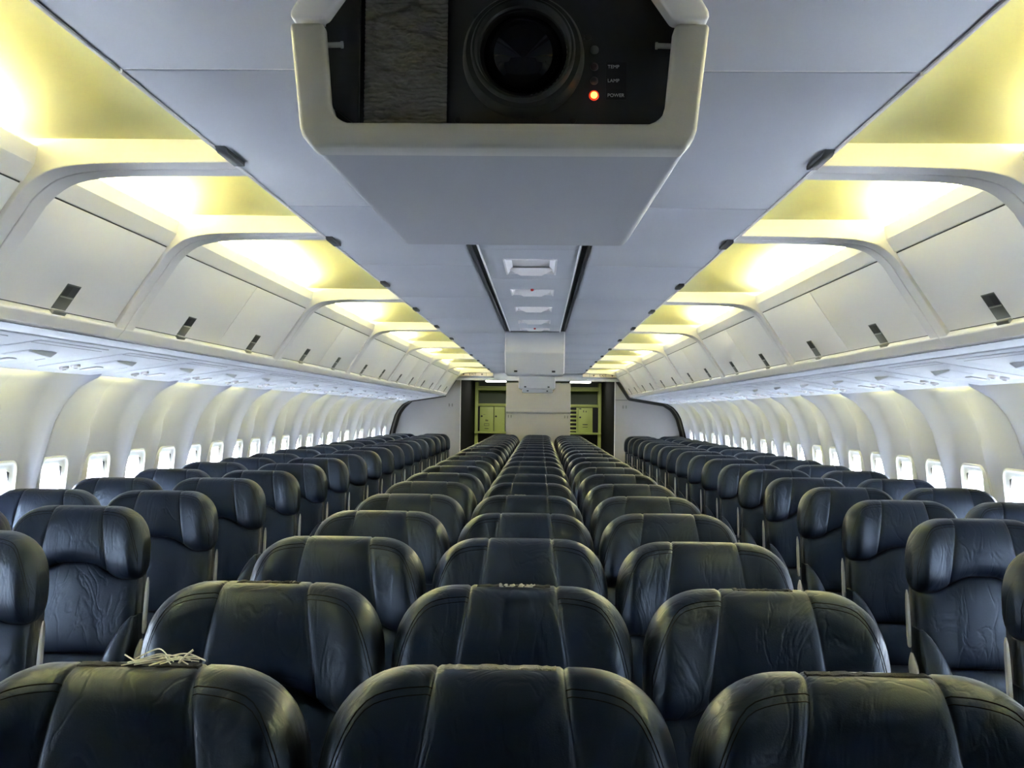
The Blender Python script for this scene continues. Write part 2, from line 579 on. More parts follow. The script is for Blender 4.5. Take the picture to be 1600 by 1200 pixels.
# centre service panels between the tracks
CP = [2.35 + 0.93 * i for i in range(-5, 7)]
kk = 0
for i, y0 in enumerate(CP):
    y1 = min(y0 + 0.93, 8.49)
    if y1 - y0 < 0.2 or y1 < 2.5:
        continue
    vis = y1 > 4.3
    if vis:
        kk += 1
        lab = 'white service panel with a recess between the dark ceiling tracks, %s behind the projector' % ORD[kk - 1]
    else:
        lab = 'white service panel between the ceiling tracks hidden above the projector'
    r = thing('reading_light_unit', (0, y0, ZC + PH), lab, 'ceiling unit', 'service panels between the ceiling tracks')
    L = y1 - y0 - 0.004
    hw, px = 0.192, 0.105
    pa, pb = (0.30 * L, 0.82 * L) if kk == 1 else (0.50 * L, 0.78 * L)
    m = MB()
    zb = 0.0
    vs = [(-hw, 0.002, zb), (hw, 0.002, zb), (hw, L, zb), (-hw, L, zb), (-px, pa, zb), (px, pa, zb), (px, pb, zb), (-px, pb, zb)]
    up = [(x, y, zb + 0.015) for x, y, z in vs[:4]]
    m.add(vs + up, [(0, 1, 5, 4), (1, 2, 6, 5), (2, 3, 7, 6), (3, 0, 4, 7), (0, 1, 9, 8), (1, 2, 10, 9), (2, 3, 11, 10), (3, 0, 8, 11)])
    m.build('panel', M['ceil'], r, smooth=False)
    m = MB()
    q = px - 0.022
    vs = [(-px, pa, zb), (px, pa, zb), (px, pb, zb), (-px, pb, zb), (-q, pa + 0.02, zb + 0.03), (q, pa + 0.02, zb + 0.03), (q, pb - 0.03, zb + 0.03), (-q, pb - 0.03, zb + 0.03)]
    m.add(vs, [(0, 1, 5, 4), (1, 2, 6, 5), (2, 3, 7, 6), (3, 0, 4, 7), (4, 5, 6, 7)])
    m.build('recess', M['frame'], r, smooth=False)
    # bowed lens hanging in the recess
    ym = pb - 0.05
    m = MB()
    m.loft([[(-px + 0.006, ym - 0.004, 0.012), (-px * 0.45, ym - 0.004, -0.014), (px * 0.45, ym - 0.004, -0.014), (px - 0.006, ym - 0.004, 0.012), (px - 0.006, ym - 0.004, 0.022), (-px + 0.006, ym - 0.004, 0.022)],
            [(-px + 0.02, ym + 0.05, 0.020), (-px * 0.45, ym + 0.05, 0.012), (px * 0.45, ym + 0.05, 0.012), (px - 0.02, ym + 0.05, 0.020), (px - 0.02, ym + 0.05, 0.026), (-px + 0.02, ym + 0.05, 0.026)]])
    m.build('lamp_cover', M['frame'], r, smooth=False)
    m = MB().box(-px + 0.004, px - 0.004, pa - 0.012, pa - 0.004, -0.004, 0.002)
    m.box(-px - 0.008, -px, pa - 0.01, pb, -0.004, 0.002).box(px, px + 0.008, pa - 0.01, pb, -0.004, 0.002)
    m.build('rim', M['frame'], r)
    if vis and kk in (2, 5):
        MB().lathe_z([(0.008, 0.0), (0.008, -0.008), (0.004, -0.011)], 0.0, pa - 0.03).build('call_lamp', M['redlamp'], r)

# ------------------------------------------------------------------ overhead bins with light coves and frames
LIPX, LIPZ = 1.507, 0.25
HOUSE = [(1.504, 0.250), (1.476, 0.2795), (1.4735, 0.2850), (1.4840, 0.2990), (1.530, 0.3000), (1.340, 0.577), (1.2915, 0.577), (1.262, 0.623), (1.254, 0.668), (1.262, 0.673), (1.276, 0.662), (1.288, 0.622),
         (1.42, 0.605), (1.45, 0.70), (1.90, 0.70), (1.90, 0.225), (1.56, 0.252)]
FR_IN = [(0.750, 0.630), (0.95, 0.6285), (1.06, 0.6265), (1.110, 0.6245), (1.150, 0.621), (1.185, 0.616), (1.213, 0.609), (1.236, 0.600), (1.255, 0.589), (1.272, 0.576), (1.288, 0.561), (1.305, 0.5430), (1.4745, 0.285), (1.477, 0.279), (1.505, 0.250), (1.515, 0.246)]
FR_OUT = [(1.56, 0.262), (1.37, 0.545), (1.36, 0.78), (0.750, 0.78)]
DB, DT = Vector((1.4800, 0.3005)), Vector((1.2955, 0.5715))
DD = (DT - DB).normalized()
DN = Vector((-DD.y, DD.x)) if -DD.y < 0 else Vector((DD.y, -DD.x))   # towards the aisle
if DN.x > 0:
    DN = -DN


def make_bin(sx, L, doors, lit=True):
    root = thing('overhead_bin', (0, 0, 0), 'x', 'overhead bin', 'overhead bins on the %s side' % SIDE[sx])
    loc = lambda p: (sx * (p[0] - LIPX), p[1] - LIPZ)
    MB().prism_y([loc(p) for p in HOUSE], 0.003, L - 0.003).build('housing', M['bin'], root, bevel=0.0025, angle=14)
    for y0, y1 in ((0.003, 0.083), (L - 0.083, L - 0.003)):
        MB().prism_y([loc(p) for p in FR_IN + FR_OUT], y0, y1).build('end_frame', M['frame'], root, bevel=0.004, seg=3, angle=30)
    n = doors
    a, b = 0.0865, L - 0.0865
    w = (b - a) / n
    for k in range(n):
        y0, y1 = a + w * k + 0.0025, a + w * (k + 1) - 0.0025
        A, B = DB, DT
        o = -DN * 0.02
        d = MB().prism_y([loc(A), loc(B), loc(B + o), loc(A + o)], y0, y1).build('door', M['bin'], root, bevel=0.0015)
        ym = (y0 + y1) / 2
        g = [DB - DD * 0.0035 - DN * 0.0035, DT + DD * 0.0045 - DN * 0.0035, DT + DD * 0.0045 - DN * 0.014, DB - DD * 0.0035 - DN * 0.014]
        MB().prism_y([loc(p) for p in g], y0 - 0.0024, y1 + 0.0024).build('door_gap_shade', M['dark'], d, smooth=False)  # dark slab standing in for the shade in the gap round the door

        def pl(t0, t1, h0, h1, ya, yb):
            pr = [DB + DD * t0 + DN * h0, DB + DD * t1 + DN * h0, DB + DD * t1 + DN * h1, DB + DD * t0 + DN * h1]
            return [loc(p) for p in pr], ya, yb
        MB().prism_y(*pl(0.006, 0.098, -0.002, 0.0012, ym - 0.050, ym + 0.050)).build('latch', M['latch'], d, bevel=0.0005)
        MB().prism_y(*pl(0.056, 0.094, 0.0005, 0.0018, ym - 0.045, ym + 0.045)).build('latch_recess', M['dark'], d)
        MB().prism_y(*pl(0.056, 0.090, 0.0016, 0.0024, ym - 0.045, ym - 0.005)).build('latch_slot', M['black'], d)
        MB().prism_y(*pl(0.0495, 0.0535, 0.0008, 0.004, ym - 0.046, ym + 0.046)).prism_y(*pl(-0.012, 0.004, -0.004, 0.012, ym - 0.046, ym + 0.046)).build('latch_catch', M['metal'], d, bevel=0.001)
    inset = 0.30 if L > 2 else 0.16
    if lit:
      MB().tube([(sx * (1.345 - LIPX), inset, 0.648 - LIPZ), (sx * (1.345 - LIPX), L - inset, 0.648 - LIPZ)], 0.014, 8).build('lamp_tube', M['tube'], root)
    for yh in (inset - 0.03, L - inset):
        MB().box(sx * (1.335 - LIPX), sx * (1.355 - LIPX), yh, yh + 0.03, 0.60 - LIPZ, 0.665 - LIPZ).build('lamp_holder', M['frame'], root)
    return root


seams = [-1.78, 0.53, 2.84, 3.94, 6.25, 8.56, 10.87, 13.18, 15.49, 17.69]
protos = {}
for sx in (-1, 1):
    vis = 0
    for i, (a, b) in enumerate(zip(seams, seams[1:])):
        L = b - a
        key = (sx, round(L, 2), i == 0)
        nd = 1 if L < 2 else 2
        if key not in protos:
            r = protos[key] = make_bin(sx, L, nd, i > 0)
        else:
            r = copy_tree(protos[key])
        r.location = (sx * LIPX, a, ZC + LIPZ)
        if b < 0.6:
            r['label'] = 'ivory overhead bin on the %s side, above and behind the photographer' % SIDE[sx] if a > -2 else 'ivory overhead bin on the %s side, far behind the photographer' % SIDE[sx]
        elif a < 1:
            r['label'] = 'nearest ivory overhead bin on the %s side, cut off by the frame edge' % SIDE[sx]
        elif nd == 1:
            r['label'] = 'short overhead bin with a single door and one latch, %s side' % SIDE[sx]
        else:
            vis += 1
            r['label'] = 'two-door overhead bin on the %s side, %s beyond the short single-door bin' % (SIDE[sx], ORD[vis - 1])
        # yellow cove above the module
        NX, NY = 22, 26

        def cfn(p, q):
            ty = q / (NY - 1)
            y = a + 0.07 + (L - 0.14) * ty
            tx = p / (NX - 1)
            arch = math.sin(PI * ty) ** 0.8
            if p == 0:
                return (sx * 0.7495, y, ZC + 0.632)
            tx = (p - 1) / (NX - 2)
            x = 0.751 + (1.455 - 0.751) * tx
            z = 0.688 + 0.055 * arch * (0.55 + 0.45 * math.sin(PI * tx)) - 0.10 * sm(0.86, 1.0, tx)
            return (sx * x, y, ZC + z)
        struct(MB().grid(cfn, NX, NY).build('ceiling_cove', M['cove'], angle=40))

# ------------------------------------------------------------------ service strip under the bins and its units
tn = 2
STRIP = {}
PSU_IN, PSU_OUT = (1.520, 0.243), (2.13, 0.148)
for sx in (-1, 1):
    tn += 1
    pr = [(1.520, 0.243), (1.60, 0.232), (1.605, 0.236), (1.615, 0.235), (1.62, 0.229), (2.08, 0.158), (2.125, 0.150), (2.135, 0.156), (2.09, 0.172), (1.56, 0.252)]
    STRIP[sx] = struct(MB().prism_y([(sx * x, ZC + z) for x, z in pr], Y_FRONT, 17.78).build('trim_%d' % tn, M['psu'], bevel=0.001, angle=20))


def psu_z(x):
    return 0.229 + (0.158 - 0.229) * (x - 1.62) / (2.08 - 1.62)


def make_psu(sx):
    r = thing('service_unit', (0, 0, 0), 'x', 'passenger service unit', 'service units under the %s bins' % SIDE[sx])
    th = math.atan2(0.158 - 0.229, 2.08 - 1.62)
    c0, z0 = 1.85, psu_z(1.85)

    def L(x, y, z):      # local panel coordinates -> thing coordinates
        X = x * math.cos(th) - z * math.sin(th)
        Z = x * math.sin(th) + z * math.cos(th)
        return (sx * X, y, Z)
    MB().box(-0.20, 0.19, -0.30, 0.30, -0.0035, 0.004).xf(L).build('panel', M['psu'], r, bevel=0.003)
    # angled lamp pod
    pod = MB().loft([[(-0.075, -0.11, -0.004), (0.035, -0.11, -0.004), (0.035, 0.12, -0.004), (-0.075, 0.12, -0.004)],
                     [(-0.065, -0.095, -0.010), (0.025, -0.095, -0.010), (0.025, 0.075, -0.024), (-0.065, 0.075, -0.024)]]).xf(L)
    pod.build('lamp_pod', M['psu'], r, bevel=0.003)
    m = MB()
    for q in (-0.02,):
        m.add([(q - 0.02, 0.079, -0.0228), (q + 0.02, 0.079, -0.0228), (q + 0.02, 0.102, -0.0125), (q - 0.02, 0.102, -0.0125)], [(0, 1, 2, 3)])
    m.xf(lambda x, y, z: L(x, y + 0.003, z - 0.0012)).build('reading_lamp', M['dark'], r, smooth=False)
    for q in (0.09, 0.14):
        nz = MB().lathe_z([(0.020, -0.004), (0.020, -0.013), (0.012, -0.018), (0.010, -0.012)], q, -0.16, 14).xf(L).build('air_nozzle', M['frame'], r)
        MB().lathe_z([(0.008, -0.0125), (0.0075, -0.0185), (0.002, -0.0185)], q, -0.16, 12).xf(L).build('nozzle_core', M['dark'], nz)
    MB().box(0.075, 0.155, 0.03, 0.10, -0.0085, -0.005).xf(L).build('sign', M['frame'], r, bevel=0.001)
    MB().box(-0.172, -0.168, -0.295, 0.295, -0.0042, -0.003).xf(L).build('groove', M['railgrey'], r)
    return r, c0, z0


ROW0, PITCH, NROW = 2.216, 0.8128, 20
row_y = [1.48] + [ROW0 + PITCH * i for i in range(NROW - 1)]
for sx in (-1, 1):
    pr = None
    for i in range(-1, 18):
        y = ROW0 + PITCH * i + 0.1
        if pr is None:
            pr, c0, z0 = make_psu(sx)
            r = pr
        else:
            r = copy_tree(pr)
        r.location = (sx * c0, y, ZC + z0)
        r['label'] = 'white service unit with reading lamps under the %s bins, %s along the strip' % (SIDE[sx], ORD[i + 1])

# unseen emissive strips, added to give the side panel tops their yellow glow
for sx in (-1, 1):
    for n in range(-6, 11):
        y = WY0 + WP / 2 + 2 * WP * n
        if y > 17.3 or y < Y_FRONT + 0.4:
            continue
        o = MB().box(sx * 2.088, sx * 2.112, y - 0.28, y + 0.28, ZC + 0.204, ZC + 0.210).build('wash_lamp', M['wash'], STRIP[sx], smooth=False)

# ------------------------------------------------------------------ projector under the ceiling
def to_mb(prof, y0, y1):
    return MB().prism_y(prof, y0, y1)


PY0, PY1 = 1.35, 2.24
pj = thing('projector', (-0.008, PY0, ZC + 0.32), 'boxy pale ceiling projector with a big dark lens and orange power light', 'projector')


def pz(z):
    return z - 0.32


OUT_L = [(-0.264, 0.487), (-0.2490, 0.354), (-0.2455, 0.343), (-0.2340, 0.329)]          # lower shell outline, left half
OUTL = OUT_L + [(-x, z) for x, z in reversed(OUT_L)]
INL_L = [(-0.2205, 0.487), (-0.2115, 0.388), (-0.2075, 0.374), (-0.2005, 0.365), (-0.190, 0.361)]
INL = INL_L + [(-x, z) for x, z in reversed(INL_L)]
# lower shell: U-shaped bezel in front, solid body behind
bz = MB().prism_y([(x, pz(z)) for x, z in OUTL + list(reversed(INL))], 0.0, 0.05)
bz.build('bezel', M['bezel'], pj, bevel=0.006, seg=3, angle=30)
_h0 = [(-0.262, 0.616)] + [(x * 0.994, z + 0.0015) for x, z in OUTL] + [(0.262, 0.616)]
_h1 = [(-0.252, 0.616)] + [(x * 0.955, z + 0.014) for x, z in OUTL] + [(0.252, 0.616)]
MB().loft([[(x, 0.048, pz(z)) for x, z in _h0], [(x, PY1 - PY0, pz(z)) for x, z in _h1]]).build('housing', M['proj'], pj, bevel=0.008, seg=3, angle=30)
UP_L = [(-0.2625, 0.4915), (-0.2635, 0.502), (-0.238, 0.545), (-0.21, 0.629)]
UPI_L = [(-0.218, 0.4915), (-0.203, 0.513), (-0.170, 0.560), (-0.150, 0.600), (-0.150, 0.629)]
for s in (-1, 1):
    m = MB().prism_y([(-s * x, pz(z)) for x, z in UP_L + list(reversed(UPI_L))], 0.0, 0.05)
    m.build('upper_bezel', M['frame'], pj, bevel=0.006, seg=3, angle=30)
MB().box(-0.215, 0.215, 0.0, 0.05, pz(0.595), pz(0.629)).build('upper_bezel', M['frame'], pj, bevel=0.004)
MB().box(-0.235, 0.235, 0.030, 0.047, pz(0.345), pz(0.62)).build('face_plate', M['face'], pj, smooth=False)
MB().prism_y([(x, pz(z)) for x, z in [(-0.222, 0.49), (-0.212, 0.385), (-0.178, 0.36), (-0.178, 0.60), (-0.2, 0.6)]], 0.020, 0.031).build('side_cheek', M['black'], pj, bevel=0.002)
# woven vent grille
gx0, gx1, gz0, gz1 = -0.172, -0.066, 0.362, 0.600
NXg, NZg = 105, 180


def gfn(i, j):
    x = gx0 + (gx1 - gx0) * i / (NXg - 1)
    z = gz0 + (gz1 - gz0) * j / (NZg - 1)
    zz = z + 0.0012 * math.sin(x * 95 + z * 31) + 0.0008 * math.sin(x * 240)
    r = zz / 0.0058
    row = math.floor(r)
    fr = r - row
    s = 0.5 + 0.5 * math.sin(2 * PI * (x / 0.0125 + 0.5 * (row % 2) + 0.35 * fr + 0.13 * math.sin(row * 5.3)))
    h = math.sin(PI * fr) ** 0.6 * (0.66 + 0.34 * s)
    return (x, 0.030 - 0.0065 * h, pz(z))


MB().grid(gfn, NXg, NZg).build('vent_grille', M['rope'], pj, angle=180)
# lens
lx, lz = 0.031, pz(0.452)
MB().lathe_y([(0.078, 0.031), (0.076, 0.012), (0.072, 0.004), (0.0655, 0.004), (0.0655, -0.004), (0.063, -0.010), (0.0605, -0.010), (0.0595, -0.004), (0.058, 0.003), (0.0555, 0.006), (0.0545, 0.012), (0.050, 0.016)], lx, lz, 72).build('lens_barrel', M['lensring'], pj, angle=25)
lens_prof = [(0.0515 * math.sin(a), 0.018 - 0.030 * (math.cos(a) - math.cos(PI / 2 * 0.9))) for a in [PI / 2 * 0.9 * k / 12 for k in range(12, -1, -1)]]
lens_prof[-1] = (0.0002, lens_prof[-1][1])
MB().lathe_y(lens_prof, lx, lz, 48).build('lens_glass', M['lens'], pj, angle=180)
ring_txt = 'ZOOM LENS 1:1.9 f=48'
for k, a in enumerate([-78 + 6.5 * q for q in range(14)]):
    aa = math.radians(a)
    m = MB().box(-0.0016, 0.0016, -0.0005, 0.0005, -0.0006, 0.0006)
    ca, sa = math.cos(aa), math.sin(aa)
    if k == 0:
        dots = MB()
    m.xf(lambda x, y, z: (lx + ca * (0.0555 + z) - sa * x, 0.0068 + y, lz + sa * (0.0555 + z) + ca * x))
    dots.add(m.v, m.f)
dots.build('ring_engraving', M['print'], pj, smooth=False)
# indicators, screws, label strip
ix = 0.1215


def pzv(v):      # heights measured down the face plate
    return pz(0.511 - 0.000794 * v) + 0.0


MB().lathe_y([(0.0056, 0.031), (0.0056, 0.0285), (0.0042, 0.0275)], ix, pz(0.4625), 20).build('screw', M['latch'], pj)
MB().lathe_y([(0.0052, 0.031), (0.0050, 0.0275), (0.003, 0.0255)], ix, pz(0.4407), 20).build('temp_lamp', M['led_red'], pj)
MB().lathe_y([(0.0052, 0.031), (0.0050, 0.0275), (0.003, 0.0255)], ix, pz(0.4228), 20).build('lamp_lamp', M['led_off'], pj)
MB().lathe_y([(0.0066, 0.031), (0.0064, 0.0285), (0.0050, 0.0280)], ix, pz(0.4040), 24).build('power_lamp_ring', M['led_ring'], pj)
MB().lathe_y([(0.0044, 0.030), (0.0043, 0.0268), (0.0025, 0.0250)], ix, pz(0.4040), 20).build('power_lamp', M['led_on'], pj)
MB().box(0.1365, 0.1625, 0.0290, 0.0305, pz(0.3985), pz(0.4465)).build('label_strip', M['black'], pj)
for w_, z_ in (('TEMP', 0.4407), ('LAMP', 0.4228), ('POWER', 0.4040)):
    text('lettering', w_, 0.0062, M['print'], pj, (0.1385, 0.0288, pz(z_)), (PI / 2, 0, 0), 'LEFT', 0.0002)
for x_, z_ in ((-0.052, 0.372), (-0.030, 0.366), (0.095, 0.372), (-0.03, 0.505), (0.075, 0.500), (0.105, 0.479), (0.113, 0.479)):
    MB().lathe_y([(0.0045, 0.031), (0.0042, 0.0292), (0.003, 0.0285)], x_, pz(z_), 14).build('screw', M['black'], pj)
for s in (-1, 1):
    x_ = s * 0.216
    MB().tube([(x_, 0.010, pz(0.461)), (x_ - s * 0.016, 0.010, pz(0.4615))], 0.0035, 10).tube([(x_ - s * 0.016, 0.010, pz(0.4615)), (x_ - s * 0.019, 0.010, pz(0.4615))], 0.0045, 10).build('latch_pin', M['metal'], pj)

# ------------------------------------------------------------------ monitor boxes hanging further back
mon = None
for i, (y, lab) in enumerate(((8.52, 'nearest pale box hanging from the ceiling centre line, two dark slots at its foot'),
                              (13.9, 'smaller-looking middle box under the ceiling centre line, behind the nearest box'),
                              (16.6, 'farthest box under the ceiling centre line, just before the rear partition'))):
    if mon is None:
        mon = thing('monitor_box', (0, y, ZC + PH), lab, 'monitor housing', 'boxes under the ceiling centre line')
        hw = 0.232
        pr = [(0.0, 0.0), (0.0, -0.17), (0.010, -0.180), (0.120, -0.325), (0.135, -0.335), (0.50, -0.335), (0.62, 0.0)]
        MB().prism_x(pr, -hw, hw).build('housing', M['monitor'], mon, bevel=0.012, seg=3, angle=25)
        for s in (-1, 1):
            MB().prism_x([(-0.004, -0.002), (-0.004, -0.168), (0.006, -0.181), (0.116, -0.325), (0.13, -0.325), (0.03, -0.17), (0.03, -0.002)], s * (hw - 0.004), s * (hw + 0.004)).build('side_trim', M['frame'], mon, bevel=0.002)
            MB().box(s * 0.15 - 0.013, s * 0.15 + 0.013, 0.098, 0.122, -0.317, -0.303).build('slot', M['black'], mon, smooth=False)
    else:
        c = copy_tree(mon)
        c.location = (0, y, ZC + PH)
        c['label'] = lab

# ------------------------------------------------------------------ rear bulkhead, exit signs, galley
hd = MB().box(-1.37, 1.37, 17.80, 17.84, ZC + 0.505, ZC + 0.80).build('trim_5', M['ceil'], smooth=False)
struct(hd)
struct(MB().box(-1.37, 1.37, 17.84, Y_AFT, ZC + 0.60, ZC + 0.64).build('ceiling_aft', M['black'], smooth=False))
for sx in (-1, 1):
    # soffit and header under the last cove
    m = MB().prism_x([(17.735, ZC + 0.572), (17.80, ZC + 0.545), (17.82, ZC + 0.505), (17.835, ZC + 0.60)], sx * 0.72, sx * 1.40)
    struct(m.build('trim_%d' % (6 if sx < 0 else 7), M['ceil'], smooth=False))
    side = SIDE[sx]
    sg = thing('exit_sign', (sx * 1.04, 17.715, ZC + 0.600), 'pale EXIT sign over the %s aisle at the rear' % side, 'exit sign', 'exit signs over the aisles')
    MB().box(-0.31, 0.31, -0.012, 0.012, -0.028, 0.028).build('plate', M['sign'], sg, bevel=0.003)
    text('lettering', 'EXIT', 0.058, M['signink'], sg, (0.0 + sx * 0.02, -0.0135, 0.0), (PI / 2, 0, 0))
    for q in (-0.15, 0.15):
        m = MB().prism_y([(q + sx * 0.02 + 0.020 * math.cos(a) * (1 if k % 2 == 0 else 0.45), 0.020 * math.sin(a) * (1 if k % 2 == 0 else 0.45)) for k, a in enumerate([PI / 4 * z for z in range(8)])], -0.0138, -0.012)
        m.build('arrow', M['signink'], sg, smooth=False)
    MB().box(-sx * 0.20 - 0.002, -sx * 0.20 + 0.002, -0.0135, 0.0, -0.028, 0.028).build('joint', M['signink'], sg)
    # outer partition with its black edge trim
    wall_pts = [(wall_x(WY0 - WP / 2, z) - 0.004, z) for z in (0.12, 0.08, 0.04, -0.02, -0.09, -0.18, -0.3, -0.45, -0.6, -0.8, -1.1, -1.46)]
    poly = [(1.265, -1.48), (1.265, 0.545), (1.315, 0.530), (1.52, 0.25), (2.10, 0.16)] + [(x + 0.03, z) for x, z in wall_pts[:-1]] + [(2.40, -1.48)]
    pt = MB().prism_y([(sx * x, ZC + z) for x, z in poly], Y_BULK, Y_BULK + 0.04).build('partition', M['part'], smooth=False)
    struct(pt, 'grey partition wall beside the %s aisle at the rear of the cabin' % side)
    path = ([(1.315, 0.52), (1.505, 0.243)] if sx > 0 else []) + [(1.505, 0.243), (2.06, 0.155)] + [(x - 0.004, z) for x, z in wall_pts[1:]]
    wd = [0.022 if (sx > 0 or x > 2.08) else 0.006 for x, z in path]
    m = MB()
    lo = []
    for k, (x, z) in enumerate(path):
        x0, z0 = path[max(k - 1, 0)]
        x1, z1 = path[min(k + 1, len(path) - 1)]
        d = Vector((x1 - x0, z1 - z0)).normalized()
        nn = Vector((-d.y, d.x))
        if nn.x > 0 and nn.y > 0 or nn.x > 0.5:
            nn = -nn
        a, b = Vector((x, z)) + nn * 0.0, Vector((x, z)) + nn * 2 * wd[k]
        lo.append([(sx * a.x, Y_BULK - 0.012, ZC + a.y), (sx * b.x, Y_BULK - 0.012, ZC + b.y), (sx * b.x, Y_BULK + 0.001, ZC + b.y), (sx * a.x, Y_BULK + 0.001, ZC + a.y)])
    m.loft(lo).build('edge_trim', M['black'], pt, smooth=False)
    if sx > 0:
        MB().box(1.27, 1.47, Y_BULK - 0.002, Y_BULK + 0.001, ZC + 0.205, ZC + 0.213).build('seam', M['dark'], pt, smooth=False)
    MB().box(sx * 1.262, sx * 1.27, Y_BULK - 0.006, Y_BULK + 0.042, 0, ZC + 0.53).build('edge_strip', M['frame'], pt)
    hk = MB()
    for q in (0.0, 0.05):
        hk.box(sx * (1.40 + q) - 0.008, sx * (1.40 + q) + 0.008, Y_BULK - 0.03, Y_BULK, ZC + 0.07, ZC + 0.12)
    hk.build('coat_hook', M['latch'], pt, bevel=0.003)
    # dark lavatory wall lining the passage
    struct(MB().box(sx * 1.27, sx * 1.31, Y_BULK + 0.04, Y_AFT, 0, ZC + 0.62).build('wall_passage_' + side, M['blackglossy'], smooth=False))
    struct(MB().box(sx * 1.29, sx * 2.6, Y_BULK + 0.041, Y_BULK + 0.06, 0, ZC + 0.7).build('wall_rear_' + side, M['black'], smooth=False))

cp = MB().box(-0.515, 0.54, Y_BULK, Y_BULK + 0.05, 0, ZC + 0.472).build('partition', M['part'], bevel=0.004)
struct(cp, 'grey centre partition between the two aisles at the rear')
MB().prism_x([(Y_BULK - 0.05, ZC + 0.468), (Y_BULK - 0.05, ZC + 0.0), (Y_BULK - 0.035, ZC - 0.02), (Y_BULK + 0.001, ZC - 0.03), (Y_BULK + 0.001, ZC + 0.468)], -0.515, 0.54).build('upper_panel', M['part'], cp, bevel=0.006)
for s in (-1, 1):
    hk = MB()
    for q in (0.0, 0.05):
        hk.box(s * (0.44 + q * 0.9) - 0.008 + 0.01, s * (0.44 + q * 0.9) + 0.008 + 0.01, Y_BULK - 0.03, Y_BULK, ZC - 0.10, ZC - 0.055)
    hk.build('coat_hook', M['latch'], cp, bevel=0.003)

GY = 21.7
gl = thing('galley_unit', (0, GY, 0), 'green metal galley at the very rear, seen through both aisle openings', 'galley')
z = lambda q: ZC + q
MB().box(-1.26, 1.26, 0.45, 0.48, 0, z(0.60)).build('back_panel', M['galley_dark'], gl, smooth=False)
m = MB()
for x0, x1 in ((-1.26, -1.20), (-0.40, 0.44), (1.20, 1.26)):
    m.box(x0, x1, 0, 0.45, 0, z(0.58))
m.box(-1.26, 1.26, 0.001, 0.449, z(0.42), z(0.47)).box(-1.26, 1.26, 0.001, 0.449, z(0.10), z(0.155)).box(-1.26, 1.26, -0.06, 0.449, z(-0.44), z(-0.405))
m.build('carcass', M['galley'], gl, bevel=0.004)
MB().box(-1.20, -0.40, 0.01, 0.03, z(0.475), z(0.50)).box(0.44, 1.20, 0.01, 0.03, z(0.475), z(0.50)).build('cornice', M['galley'], gl)


def gdoor(x0, x1, m_, marks):
    d = MB().box(x0, x1, -0.012, 0.02, z(-0.40), z(0.09)).build('door', m_, gl, bevel=0.006)
    mk = MB()
    for a, b, c, e in marks:
        mk.box(x0 + a, x0 + b, -0.016, -0.011, z(-0.40) + c, z(-0.40) + e)
    if marks:
        mk.build('placard', M['dark'], d, smooth=False)
    MB().lathe_y([(0.018, -0.011), (0.018, -0.022), (0.010, -0.026)], x0 + 0.04, z(-0.10), 14).build('door_knob', M['dark'], d)
    return d


gdoor(-1.16, -0.885, M['galley'], ((0.07, 0.11, 0.33, 0.335), (0.12, 0.135, 0.20, 0.235), (0.15, 0.165, 0.20, 0.23), (0.09, 0.19, 0.15, 0.157), (0.09, 0.19, 0.11, 0.117), (0.09, 0.095, 0.11, 0.155), (0.185, 0.19, 0.11, 0.155), (0.10, 0.18, 0.05, 0.06)))
gdoor(-0.875, -0.66, M['galley'], ())
MB().box(-1.195, -1.165, 0.03, 0.05, z(-0.40), z(0.09)).build('dark_slot', M['black'], gl)
gdoor(0.80, 1.09, M['galley'], ((0.10, 0.115, 0.40, 0.44), (0.15, 0.165, 0.40, 0.43), (0.02, 0.06, 0.46, 0.48), (0.09, 0.19, 0.15, 0.165), (0.09, 0.19, 0.10, 0.11)))
MB().box(0.55, 0.785, 0.02, 0.04, z(-0.40), z(0.09)).build('vent_back', M['black'], gl)
m = MB()
for q in range(6):
    zz = z(-0.375 + 0.078 * q)
    m.box(0.55, 0.77, -0.005, 0.02, zz, zz + 0.032)
m.box(0.765, 0.795, -0.008, 0.02, z(-0.40), z(0.09))
m.build('vent_slats', M['galley'], gl, bevel=0.003)
MB().box(1.095, 1.20, 0.03, 0.05, z(-0.40), z(0.09)).build('dark_slot', M['black'], gl)
MB().box(-1.2, -0.40, 0.2, 0.22, 0.0, z(-0.44)).box(0.44, 1.2, 0.2, 0.22, 0.0, z(-0.44)).build('lower_recess', M['black'], gl)
for sx in (-1, 1):
    o = MB().box(sx * 0.61, sx * 0.98, 20.3, 20.75, ZC + 0.556, ZC + 0.575).build('galley_light', M['galleylamp'], smooth=False)
    tag(o, 'bright white ceiling lamp above the galley, seen over the %s aisle' % SIDE[sx], 'lamp', 'galley ceiling lamps')

# ------------------------------------------------------------------ seats
ZT = ZC - 0.358                  # top of a headrest
HX = 0.243                       # half width of a headrest
TILT = 0.17


def slope(zrel):                 # the back leans away from the sitter's front as it rises
    return 0.0


